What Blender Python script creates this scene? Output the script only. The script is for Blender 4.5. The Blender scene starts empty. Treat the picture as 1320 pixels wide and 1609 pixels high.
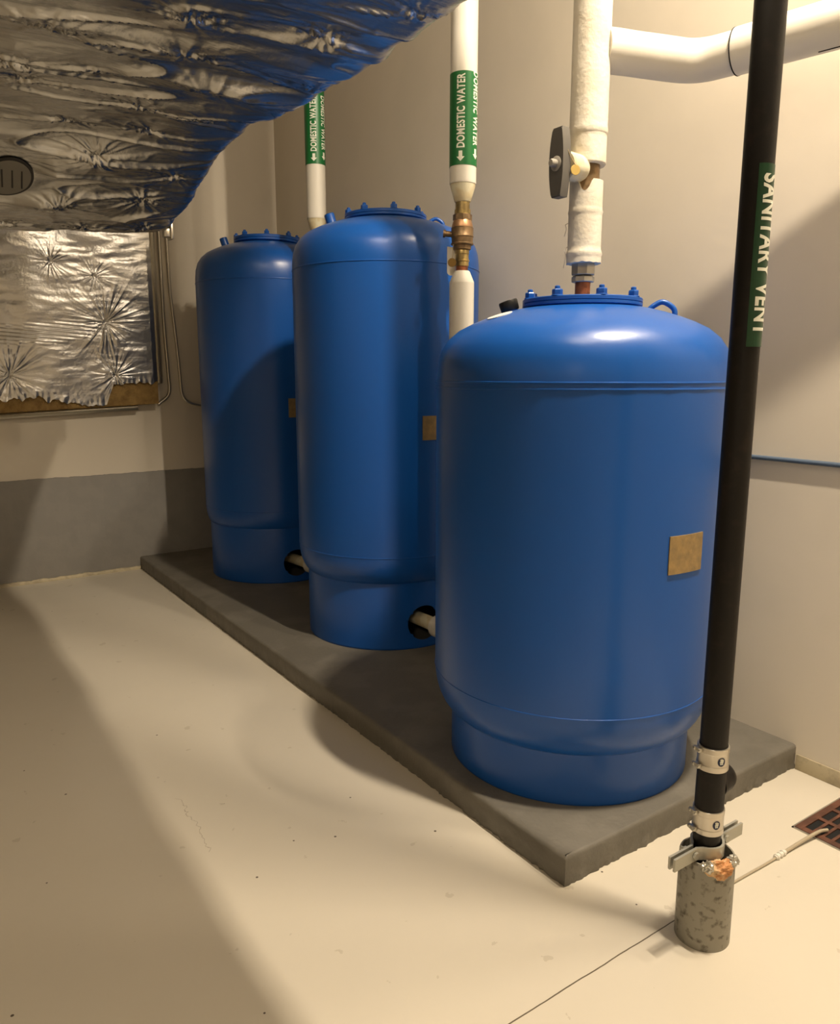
import bpy, bmesh, math, random
from mathutils import Vector, Matrix, noise
random.seed(7)
PI = math.pi
S = bpy.context.scene
COL = S.collection
D2R = math.radians

# ---------------------------------------------------------------- camera
cam_d = bpy.data.cameras.new('camera')
cam_d.sensor_fit = 'VERTICAL'; cam_d.sensor_height = 24.0
cam_d.lens = 24.0 * 1203.8 / 1609.0
cam_d.clip_start = 0.02
cam = bpy.data.objects.new('camera', cam_d); COL.objects.link(cam); S.camera = cam
pitch, roll, yaw = 0.1789, 0.0011, 0.605
fw = Vector((math.sin(yaw)*math.cos(pitch), math.cos(yaw)*math.cos(pitch), -math.sin(pitch)))
rt = Vector((math.cos(yaw), -math.sin(yaw), 0))
up = rt.cross(fw)
r2 = math.cos(roll)*rt + math.sin(roll)*up
u2 = -math.sin(roll)*rt + math.cos(roll)*up
cam.matrix_world = Matrix(((r2.x, u2.x, -fw.x, 0), (r2.y, u2.y, -fw.y, 0), (r2.z, u2.z, -fw.z, 1.4), (0, 0, 0, 1)))

# ---------------------------------------------------------------- world, lights, exposure
w = bpy.data.worlds.new('world'); S.world = w; w.use_nodes = True
w.node_tree.nodes['Background'].inputs[0].default_value = (0.9, 0.8, 0.65, 1)
w.node_tree.nodes['Background'].inputs[1].default_value = 0.0

def area(name, loc, target, sx, sy, power, color):
    l = bpy.data.lights.new(name, 'AREA'); l.shape = 'RECTANGLE'; l.size = sx; l.size_y = sy
    l.energy = power; l.color = color
    o = bpy.data.objects.new(name, l); COL.objects.link(o); o.location = loc
    d = Vector(target) - Vector(loc)
    o.rotation_euler = d.to_track_quat('-Z', 'Y').to_euler()
    return o
WARM = (1.0, 0.84, 0.64)
area('ceiling_fixture_light', (1.81, 0.65, 4.3), (1.81, 1.2, 0), 0.07, 0.30, 155, WARM)
area('ceiling_fixture_light_second_lamp', (2.38, 0.60, 4.3), (2.38, 1.4, 0), 0.08, 0.30, 40, WARM)
area('far_fixture_light', (-1.6, -1.1, 2.75), (0.8, 2.0, 0.8), 0.45, 0.3, 24, WARM)
S.view_settings.view_transform = 'Standard'
S.view_settings.look = 'None'
S.view_settings.gamma = 1
S.view_settings.use_curve_mapping = False
S.view_settings.exposure = 0.09

# ---------------------------------------------------------------- materials
def srgb(r, g, b):
    f = lambda c: (c/255/12.92) if c/255 <= 0.04045 else ((c/255+0.055)/1.055)**2.4
    return (f(r), f(g), f(b), 1)

def mat(name, col, rough=0.5, metal=0.0, bump=0.0, bscale=40, col2=None, cscale=8, clow=0.45, chigh=0.6,
        detail=4, coat=0.0, spec=0.5, bdist=0.002, rvar=0.0):
    m = bpy.data.materials.new(name); m.use_nodes = True
    nt = m.node_tree; N = nt.nodes; L = nt.links
    b = N['Principled BSDF']
    b.inputs['Base Color'].default_value = col
    b.inputs['Roughness'].default_value = rough
    b.inputs['Metallic'].default_value = metal
    b.inputs['Coat Weight'].default_value = coat
    b.inputs['Specular IOR Level'].default_value = spec
    tc = N.new('ShaderNodeTexCoord')
    if col2 is not None:
        n = N.new('ShaderNodeTexNoise'); n.inputs['Scale'].default_value = cscale; n.inputs['Detail'].default_value = detail
        L.new(tc.outputs['Object'], n.inputs['Vector'])
        r = N.new('ShaderNodeMapRange'); r.inputs['From Min'].default_value = clow; r.inputs['From Max'].default_value = chigh
        L.new(n.outputs['Fac'], r.inputs['Value'])
        mx = N.new('ShaderNodeMix'); mx.data_type = 'RGBA'
        mx.inputs['A'].default_value = col; mx.inputs['B'].default_value = col2
        L.new(r.outputs['Result'], mx.inputs['Factor']); L.new(mx.outputs['Result'], b.inputs['Base Color'])
    if rvar:
        n = N.new('ShaderNodeTexNoise'); n.inputs['Scale'].default_value = 3; n.inputs['Detail'].default_value = 5
        L.new(tc.outputs['Object'], n.inputs['Vector'])
        r = N.new('ShaderNodeMapRange'); r.inputs['To Min'].default_value = rough-rvar; r.inputs['To Max'].default_value = rough+rvar
        L.new(n.outputs['Fac'], r.inputs['Value']); L.new(r.outputs['Result'], b.inputs['Roughness'])
    if bump:
        n = N.new('ShaderNodeTexNoise'); n.inputs['Scale'].default_value = bscale; n.inputs['Detail'].default_value = 5
        L.new(tc.outputs['Object'], n.inputs['Vector'])
        bp = N.new('ShaderNodeBump'); bp.inputs['Strength'].default_value = bump; bp.inputs['Distance'].default_value = bdist
        L.new(n.outputs['Fac'], bp.inputs['Height']); L.new(bp.outputs['Normal'], b.inputs['Normal'])
    return m

M = {}
M['wall'] = mat('wall_paint', (0.72, 0.655, 0.545, 1), 0.55, bump=0.25, bscale=9, bdist=0.004, col2=(0.69, 0.63, 0.525, 1), cscale=2)
M['curb'] = mat('grey_painted_concrete', (0.235, 0.222, 0.20, 1), 0.6, bump=0.5, bscale=60, col2=(0.25, 0.235, 0.21, 1), cscale=12)
M['pad'] = mat('pad_grey_paint', (0.128, 0.118, 0.096, 1), 0.55, bump=0.6, bscale=70, col2=(0.155, 0.143, 0.118, 1), cscale=6, bdist=0.003)
M['cove'] = mat('cream_cove', (0.52, 0.45, 0.30, 1), 0.55, bump=0.5, bscale=30, col2=(0.4, 0.34, 0.23, 1), cscale=20)
M['blue'] = mat('blue_enamel', (0.006, 0.085, 0.375, 1), 0.30, bump=0.15, bscale=130, bdist=0.0008, spec=0.5)
M['blue_dark'] = mat('blue_enamel_shaded', (0.006, 0.012, 0.03, 1), 0.8)  # shade of the nozzle bore painted as near-black enamel
M['black_cap'] = mat('black_rubber', (0.008, 0.008, 0.008, 1), 0.4)
M['iron'] = mat('black_cast_iron', (0.006, 0.005, 0.0045, 1), 0.5, spec=0.3, bump=0.4, bscale=120, bdist=0.001, col2=(0.016, 0.011, 0.009, 1), cscale=30, clow=.55, chigh=.75)
M['jacket'] = mat('white_pipe_jacket', (0.72, 0.69, 0.61, 1), 0.5, bump=0.3, bscale=25, bdist=0.002)
M['canvas'] = mat('canvas_jacket', (0.72, 0.68, 0.58, 1), 0.65, bump=0.6, bscale=60, bdist=0.003, col2=(0.66, 0.61, 0.50, 1), cscale=12)
M['mastic'] = mat('yellowed_mastic', (0.66, 0.57, 0.36, 1), 0.55, bump=0.5, bscale=60, col2=(0.72, 0.68, 0.5, 1), cscale=20)
M['brass'] = mat('brass', (0.62, 0.47, 0.20, 1), 0.3, metal=0.9, bump=0.2, bscale=80, bdist=0.001, col2=(0.35, 0.27, 0.13, 1), cscale=25)
M['bronze'] = mat('dull_bronze', (0.21, 0.145, 0.08, 1), 0.42, metal=0.7, bump=0.4, bscale=90, bdist=0.001, col2=(0.3, 0.2, 0.11, 1), cscale=30)
M['rose'] = mat('rose_bronze', (0.5, 0.3, 0.17, 1), 0.38, metal=0.75, bump=0.3, bscale=90, bdist=0.001)
M['copper'] = mat('copper', (0.42, 0.15, 0.07, 1), 0.4, metal=0.7, col2=(0.2, 0.08, 0.05, 1), cscale=30)
M['zinc'] = mat('galvanised_steel', (0.5, 0.48, 0.42, 1), 0.35, metal=0.8, bump=0.2, bscale=60, bdist=0.001)
M['handle'] = mat('grey_plastic', (0.10, 0.095, 0.085, 1), 0.45)
M['handle_edge'] = mat('light_grey_plastic', (0.33, 0.31, 0.27, 1), 0.45)
M['tagbrass'] = mat('brass_tag', (0.62, 0.45, 0.14, 1), 0.4, metal=0.5)
M['tagdark'] = mat('aged_brass_tag', (0.22, 0.13, 0.03, 1), 0.45, metal=0.5)
M['wire'] = mat('tag_wire', (0.4, 0.33, 0.2, 1), 0.4, metal=0.8)
M['green'] = mat('green_label', (0.006, 0.145, 0.035, 1), 0.35)
M['greendark'] = mat('dark_green_label', (0.006, 0.055, 0.022, 1), 0.3)
M['ink'] = mat('white_lettering', (0.80, 0.82, 0.72, 1), 0.5)
M['plate'] = mat('nameplate_brass', (0.42, 0.29, 0.13, 1), 0.42, metal=0.45, bump=0.6, bscale=70, bdist=0.002, col2=(0.30, 0.22, 0.11, 1), cscale=40, clow=.35, chigh=.65)
M['ss'] = mat('steel_shield', (0.60, 0.56, 0.49, 1), 0.3, metal=0.85, bump=0.15, bscale=50, bdist=0.001)
M['decal'] = mat('dark_blue_decal', (0.01, 0.018, 0.06, 1), 0.4)
M['sleeve'] = mat('weathered_sleeve', (0.27, 0.255, 0.21, 1), 0.5, metal=0.2, bump=0.5, bscale=40, col2=(0.09, 0.075, 0.055, 1), cscale=55, clow=.53, chigh=.70, bdist=0.002)
M['clampsteel'] = mat('clamp_zinc', (0.42, 0.41, 0.35, 1), 0.4, metal=0.5)
M['foam'] = mat('orange_firestop', (0.50, 0.23, 0.085, 1), 0.6, bump=1.0, bscale=60, bdist=0.008, col2=(0.66, 0.46, 0.25, 1), cscale=45)
M['rust'] = mat('rusty_iron', (0.075, 0.028, 0.016, 1), 0.55, bump=0.5, bscale=80, col2=(0.13, 0.05, 0.028, 1), cscale=20)
M['dark'] = mat('dark_void', (0.004, 0.004, 0.004, 1), 0.9)
M['tube'] = mat('clear_tube', (0.42, 0.36, 0.26, 1), 0.35)
M['bluepipe'] = mat('blue_grey_conduit', (0.09, 0.125, 0.18, 1), 0.35)
M['kraft'] = mat('kraft_insulation', (0.36, 0.23, 0.075, 1), 0.8, bump=1.0, bscale=50, bdist=0.01, col2=(0.22, 0.13, 0.04, 1), cscale=20, clow=.4, chigh=.7)
M['trimsteel'] = mat('bright_trim', (0.6, 0.57, 0.5, 1), 0.28, metal=0.9, bump=0.1, bscale=20, bdist=0.001)
M['ringspot'] = mat('white_paint_spot', (0.75, 0.75, 0.7, 1), 0.45)
M['logo'] = mat('grey_logo', (0.24, 0.225, 0.19, 1), 0.4)
M['logodark'] = mat('dark_logo_ink', (0.03, 0.027, 0.024, 1), 0.4, metal=0.3)
M['ceil'] = mat('ceiling_paint', (0.6, 0.56, 0.48, 1), 0.8)

# foil: metallic facing with fine scrim weave and small creases
def foil_mat(name, rough, b1, b2):
    m = bpy.data.materials.new(name); m.use_nodes = True
    nt = m.node_tree; N = nt.nodes; L = nt.links
    b = N['Principled BSDF']
    b.inputs['Base Color'].default_value = (0.66, 0.65, 0.63, 1)
    b.inputs['Metallic'].default_value = 1.0; b.inputs['Roughness'].default_value = rough
    tc = N.new('ShaderNodeTexCoord')
    mp = N.new('ShaderNodeMapping'); mp.inputs['Scale'].default_value = (4.5, 30, 26)
    L.new(tc.outputs['Object'], mp.inputs['Vector'])
    n1 = N.new('ShaderNodeTexNoise'); n1.inputs['Scale'].default_value = 1.0; n1.inputs['Detail'].default_value = 6
    n1.inputs['Distortion'].default_value = 0.6
    L.new(mp.outputs['Vector'], n1.inputs['Vector'])
    n2 = N.new('ShaderNodeTexNoise'); n2.inputs['Scale'].default_value = 70; n2.inputs['Detail'].default_value = 3
    L.new(tc.outputs['Object'], n2.inputs['Vector'])
    bp = N.new('ShaderNodeBump'); bp.inputs['Strength'].default_value = b1; bp.inputs['Distance'].default_value = 0.012
    L.new(n1.outputs['Fac'], bp.inputs['Height'])
    bp2 = N.new('ShaderNodeBump'); bp2.inputs['Strength'].default_value = b2; bp2.inputs['Distance'].default_value = 0.003
    L.new(n2.outputs['Fac'], bp2.inputs['Height']); L.new(bp.outputs['Normal'], bp2.inputs['Normal'])
    L.new(bp2.outputs['Normal'], b.inputs['Normal'])
    return m
M['foil'] = foil_mat('foil_facing', 0.27, 0.22, 0.16)
M['foilb'] = foil_mat('foil_board_facing', 0.32, 0.15, 0.45)

# floor: glossy cream epoxy with a thin joint, specks and scuffs
def floor_mat():
    m = bpy.data.materials.new('cream_epoxy_floor'); m.use_nodes = True
    nt = m.node_tree; N = nt.nodes; L = nt.links
    b = N['Principled BSDF']; b.inputs['Roughness'].default_value = 0.38
    tc = N.new('ShaderNodeTexCoord'); sp = N.new('ShaderNodeSeparateXYZ'); L.new(tc.outputs['Object'], sp.inputs['Vector'])
    def math_(op, a, bb=None):
        n = N.new('ShaderNodeMath'); n.operation = op
        for i, v in enumerate((a, bb)):
            if v is None: continue
            if isinstance(v, (int, float)): n.inputs[i].default_value = v
            else: L.new(v, n.inputs[i])
        return n.outputs[0]
    def nz(scale, det=3, vec=None):
        n = N.new('ShaderNodeTexNoise'); n.inputs['Scale'].default_value = scale; n.inputs['Detail'].default_value = det
        L.new(vec or tc.outputs['Object'], n.inputs['Vector']); return n.outputs['Fac']
    def mixc(fac, a, c):
        n = N.new('ShaderNodeMix'); n.data_type = 'RGBA'; L.new(fac, n.inputs['Factor'])
        if isinstance(a, tuple): n.inputs['A'].default_value = a
        else: L.new(a, n.inputs['A'])
        n.inputs['B'].default_value = c
        return n.outputs['Result']
    base = mixc(math_('MULTIPLY', nz(1.6, 5), 1.0), (0.64, 0.59, 0.49, 1), (0.585, 0.54, 0.45, 1))
    # worn scuffs
    sc = math_('MULTIPLY', math_('GREATER_THAN', nz(13, 6), 0.69), 0.35)
    base = mixc(sc, base, (0.36, 0.31, 0.23, 1))
    # dark specks
    vo = N.new('ShaderNodeTexVoronoi'); vo.inputs['Scale'].default_value = 9.0; L.new(tc.outputs['Object'], vo.inputs['Vector'])
    spk = math_('MULTIPLY', math_('LESS_THAN', vo.outputs['Distance'], 0.036), math_('GREATER_THAN', nz(2.3, 2), 0.5))
    base = mixc(spk, base, (0.09, 0.07, 0.05, 1))
    # joint line running along x at y = 1.081
    wob = math_('MULTIPLY', math_('SUBTRACT', nz(9, 3), 0.5), 0.006)
    dist = math_('ABSOLUTE', math_('SUBTRACT', math_('ADD', sp.outputs['Y'], wob), 1.081))
    jl = math_('MULTIPLY', math_('LESS_THAN', dist, 0.0017), math_('LESS_THAN', sp.outputs['X'], 1.60))
    base = mixc(jl, base, (0.12, 0.095, 0.06, 1))
    # hairline crack
    w2 = math_('MULTIPLY', math_('SUBTRACT', nz(14, 4), 0.5), 0.09)
    d2 = math_('ABSOLUTE', math_('SUBTRACT', math_('ADD', sp.outputs['X'], w2), 0.665))
    cr = math_('MULTIPLY', math_('LESS_THAN', d2, 0.0012), math_('MULTIPLY', math_('GREATER_THAN', sp.outputs['Y'], 2.05), math_('LESS_THAN', sp.outputs['Y'], 2.4)))
    base = mixc(math_('MULTIPLY', cr, 0.55), base, (0.25, 0.2, 0.14, 1))
    L.new(base, b.inputs['Base Color'])
    r = N.new('ShaderNodeMapRange'); r.inputs['To Min'].default_value = 0.25; r.inputs['To Max'].default_value = 0.5
    L.new(nz(4, 5), r.inputs['Value']); L.new(r.outputs['Result'], b.inputs['Roughness'])
    bp = N.new('ShaderNodeBump'); bp.inputs['Strength'].default_value = 0.3; bp.inputs['Distance'].default_value = 0.003
    L.new(nz(14, 4), bp.inputs['Height']); L.new(bp.outputs['Normal'], b.inputs['Normal'])
    return m
M['floor'] = floor_mat()

# ---------------------------------------------------------------- helpers
def obj(name, bm, m, parent=None, smooth=True, ang=35):
    me = bpy.data.meshes.new(name)
    bmesh.ops.recalc_face_normals(bm, faces=bm.faces)
    bm.to_mesh(me); bm.free()
    me.materials.append(M[m] if isinstance(m, str) else m)
    if smooth:
        me.shade_smooth()
        me.set_sharp_from_angle(angle=D2R(ang))
    o = bpy.data.objects.new(name, me); COL.objects.link(o)
    if parent: o.parent = parent
    return o

def thing(name, label, cat, loc=(0, 0, 0), group=None):
    o = bpy.data.objects.new(name, None); COL.objects.link(o); o.location = loc
    o.empty_display_size = 0.1
    return tag(o, label, cat, group)
def tag(o, label, cat, group=None):
    o['label'] = label; o['category'] = cat
    if group: o['group'] = group
    return o
def struct(name, bm, m, **k):
    o = obj(name, bm, m, **k); o['kind'] = 'structure'; return o

def bx(bm, x0, x1, y0, y1, z0, z1, bev=0.0, mat4=None):
    r = bmesh.ops.create_cube(bm, size=1)
    vs = r['verts']
    for v in vs:
        v.co = Vector(((x0+x1)/2+v.co.x*(x1-x0), (y0+y1)/2+v.co.y*(y1-y0), (z0+z1)/2+v.co.z*(z1-z0)))
    if bev:
        es = list({e for v in vs for e in v.link_edges})
        rr = bmesh.ops.bevel(bm, geom=es, offset=bev, segments=2, affect='EDGES', profile=0.5)
        vs = list({v for f in rr['faces'] for v in f.verts} | {v for v in vs if v.is_valid})
    if mat4 is not None:
        for v in vs: v.co = mat4 @ v.co
    return vs

def lathe(bm, prof, n=48, c=(0, 0), cap=True, a0=0, jit=None):
    """prof: list of (r, z); axis is vertical through c"""
    rings = []
    for r, z in prof:
        ring = []
        for i in range(n):
            a = a0 + 2*PI*i/n
            rr = r*(1+(jit(a, z) if jit else 0))
            ring.append(bm.verts.new((c[0]+rr*math.cos(a), c[1]+rr*math.sin(a), z)))
        rings.append(ring)
    for A, B in zip(rings, rings[1:]):
        for i in range(n):
            j = (i+1) % n
            bm.faces.new((A[i], A[j], B[j], B[i]))
    if cap:
        bm.faces.new(rings[0][::-1]); bm.faces.new(rings[-1])
    return rings

def tube(bm, pts, r, n=12, cap=True):
    pts = [Vector(p) for p in pts]
    rs = r if isinstance(r, (list, tuple)) else [r]*len(pts)
    prev = None; rings = []
    for i, p in enumerate(pts):
        t = (pts[min(i+1, len(pts)-1)] - pts[max(i-1, 0)]).normalized()
        if prev is None:
            a = Vector((0, 0, 1)) if abs(t.z) < 0.9 else Vector((1, 0, 0))
            u = t.cross(a).normalized()
        else:
            u = (prev - t*prev.dot(t)).normalized()
        prev = u; v = t.cross(u)
        rings.append([bm.verts.new(p + rs[i]*(math.cos(2*PI*k/n)*u + math.sin(2*PI*k/n)*v)) for k in range(n)])
    for A, B in zip(rings, rings[1:]):
        for k in range(n):
            j = (k+1) % n
            bm.faces.new((A[k], A[j], B[j], B[k]))
    if cap:
        bm.faces.new(rings[0][::-1]); bm.faces.new(rings[-1])
    return rings

def axis_lathe(bm, prof, p0, d, n=32):
    """lathe along an arbitrary direction d from p0; prof (r, t)"""
    d = Vector(d).normalized(); q = d.to_track_quat('Z', 'Y').to_matrix()
    b2 = bmesh.new(); lathe(b2, prof, n)
    me = bpy.data.meshes.new('tmp'); 
    for v in b2.verts: v.co = Vector(p0) + q @ v.co
    b2.to_mesh(me); b2.free(); bm.from_mesh(me); bpy.data.meshes.remove(me)

def smoothpath(pts, k=8):
    """Catmull-Rom through pts"""
    P = [Vector(p) for p in pts]; P = [P[0]*2-P[1]] + P + [P[-1]*2-P[-2]]
    out = []
    for i in range(1, len(P)-2):
        for j in range(k):
            t = j/k
            out.append(0.5*((2*P[i]) + (P[i+1]-P[i-1])*t + (2*P[i-1]-5*P[i]+4*P[i+1]-P[i+2])*t*t + (3*P[i]-P[i-1]-3*P[i+1]+P[i+2])*t**3))
    out.append(P[-2]); return out

def fillet(pts, rad, k=8):
    P = [Vector(p) for p in pts]; out = [P[0]]
    for i in range(1, len(P)-1):
        a = (P[i-1]-P[i]).normalized(); b = (P[i+1]-P[i]).normalized()
        r_ = min(rad, (P[i-1]-P[i]).length*0.45, (P[i+1]-P[i]).length*0.45)
        A = P[i]+a*r_; B = P[i]+b*r_
        for j in range(k+1):
            t = j/k; out.append((1-t)**2*A + 2*t*(1-t)*P[i] + t*t*B)
    out.append(P[-1]); return out

def text_bm(s, width, cap, bold=0.012):
    cu = bpy.data.curves.new('t', 'FONT'); cu.body = s; cu.size = 1; cu.resolution_u = 3; cu.offset = bold
    cu.space_character = 1.08
    o = bpy.data.objects.new('t', cu); COL.objects.link(o)
    dg = bpy.context.evaluated_depsgraph_get(); dg.update()
    me = bpy.data.meshes.new_from_object(o.evaluated_get(dg))
    bm = bmesh.new(); bm.from_mesh(me)
    bpy.data.objects.remove(o); bpy.data.curves.remove(cu); bpy.data.meshes.remove(me)
    xs = [v.co.x for v in bm.verts]; ys = [v.co.y for v in bm.verts]
    x0, x1, y0, y1 = min(xs), max(xs), min(ys), max(ys)
    for v in bm.verts:
        v.co.x = (v.co.x-x0)/(x1-x0)*width; v.co.y = (v.co.y-y0)/(y1-y0)*cap; v.co.z = 0
    return bm

def arrow_bm(length, h):
    # points towards -x, tail at +x; occupies x 0..length, y 0..h
    bm = bmesh.new()
    p = [(0, h/2), (length*.45, 0), (length*.45, h*.28), (length, h*.28), (length, h*.72), (length*.45, h*.72), (length*.45, h)]
    vs = [bm.verts.new((x, y, 0)) for x, y in p]; bm.faces.new(vs); return bm

def wrap(bm, c, r, az0, z0, updown, thick=0.0008):
    """wrap flat artwork round a vertical cylinder; updown=+1 reads upward, -1 reads downward"""
    ys = [v.co.y for v in bm.verts]; y0, y1 = min(ys), max(ys)
    n = max(2, int((y1-y0)/0.004))
    for i in range(1, n):
        y = y0+(y1-y0)*i/n
        bmesh.ops.bisect_plane(bm, geom=bm.verts[:]+bm.edges[:]+bm.faces[:], plane_co=(0, y, 0), plane_no=(0, 1, 0))
    bmesh.ops.triangulate(bm, faces=bm.faces)
    for v in bm.verts:
        x, y = v.co.x, v.co.y
        az = az0 - updown*y/r
        v.co = Vector((c[0]+r*math.cos(az), c[1]+r*math.sin(az), z0+updown*x))
    return bm

def merge(a, b):
    me = bpy.data.meshes.new('tmp'); b.to_mesh(me); b.free(); a.from_mesh(me); bpy.data.meshes.remove(me); return a

# ---------------------------------------------------------------- room
XR, YB, ZC = 2.567, 5.623, 4.6
X0, Y0 = -3.2, -3.2
b = bmesh.new(); bx(b, X0, XR, Y0, YB, -0.15, 0.0); struct('floor', b, 'floor', smooth=False)
b = bmesh.new(); bx(b, X0, XR, YB, YB+.15, -.15, ZC); struct('wall_back', b, 'wall', smooth=False)
b = bmesh.new(); bx(b, XR, XR+.15, Y0, YB+.15, -.15, ZC); struct('wall_right', b, 'wall', smooth=False)
b = bmesh.new(); bx(b, X0-.15, X0, Y0, YB+.15, -.15, ZC); struct('wall_left', b, 'wall', smooth=False)
b = bmesh.new(); bx(b, X0-.15, XR+.15, Y0-.15, Y0, -.15, ZC); struct('wall_front', b, 'wall', smooth=False)
b = bmesh.new(); bx(b, X0-.15, XR+.15, Y0-.15, YB+.15, ZC, ZC+.15); struct('ceiling', b, 'ceil', smooth=False)
# unseen blocker added above the frame to shade the back wall and far tank
b = bmesh.new(); bx(b, X0, 1.83, 1.5, 1.68, 3.728, ZC); struct('light_blocker', b, 'ceil', smooth=False)

# grey painted concrete curb of the back wall, with an uneven top edge
def ragged_slab(x0, x1, y0, y1, z0, z1, n, amp, seed, round_=0.004):
    bm = bmesh.new(); prev = None
    for i in range(n+1):
        x = x0+(x1-x0)*i/n
        d = amp*(noise.noise(Vector((x*14, seed, 0))) + .6*noise.noise(Vector((x*60, seed, 3))))
        q = [bm.verts.new(p) for p in ((x, y1, z0), (x, y0, z0), (x, y0, z1+d-round_), (x, y0+round_, z1+d), (x, y1, z1+d))]
        if prev:
            for k in range(5): bm.faces.new((prev[k], prev[(k+1) % 5], q[(k+1) % 5], q[k]))
        else: bm.faces.new(q[::-1])
        prev = q
    bm.faces.new(prev); return bm
struct('trim_2', ragged_slab(X0, XR, YB-.010, YB, 0.0, .704, 420, .004, 2.2), 'curb', ang=50)
struct('baseboard_back', ragged_slab(X0, 1.41, YB-.022, YB-.010, 0.0, .022, 300, .006, 9.1), 'cove', ang=50)
# right wall cove base in front of the pad
b = bmesh.new(); bx(b, XR-.006, XR, Y0, 1.33, 0, .058, .002); struct('baseboard_right', b, 'cove')

# ---------------------------------------------------------------- housekeeping pad
def make_pad():
    px0, px1, py0, py1, ph = 1.411, XR, 1.335, YB-.010, .0904
    bm = bmesh.new()
    # perimeter polyline: back-left -> front-left -> front-right
    path = []
    n1 = 430
    for i in range(n1): path.append((px0, py1+(py0-py1)*i/n1, (-1, 0)))
    c = [(px0, py0, (-.707, -.707))]
    path += c
    n2 = 120
    for i in range(1, n2+1): path.append((px0+(px1-px0)*i/n2, py0, (0, -1)))
    prev = None; tops = []
    for x, y, nrm in path:
        nx, ny = nrm
        k = 1.35 if abs(nx*ny) > .1 else 1
        w1 = .004*noise.noise(Vector((x*18, y*18, 0))) + .007*noise.noise(Vector((x*70, y*70, 2)))
        w2 = .0025*noise.noise(Vector((x*12, y*12, 5)))
        w3 = .0015*noise.noise(Vector((x*30, y*30, 8)))
        z1 = .010 + .006*noise.noise(Vector((x*50, y*50, 7)))
        prof = [(w1-.001, 0), (w1+w3, z1), (w3+w2-.001, z1+.006), (w3, .045), (w2, ph-.011), (w2-.0035, ph-.0035), (w2-.012, ph)]
        q = [bm.verts.new((x+nx*d*k, y+ny*d*k, z)) for d, z in prof]
        if prev:
            for a in range(len(q)-1): bm.faces.new((prev[a], q[a], q[a+1], prev[a+1]))
        prev = q; tops.append(q[-1])
    e = [bm.verts.new((px1, py1, ph))]
    bm.faces.new(tops + e)
    return obj('concrete_pad', bm, 'pad', ang=60)
tag(make_pad(), 'grey painted concrete housekeeping pad under the three blue tanks', 'pad')

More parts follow.
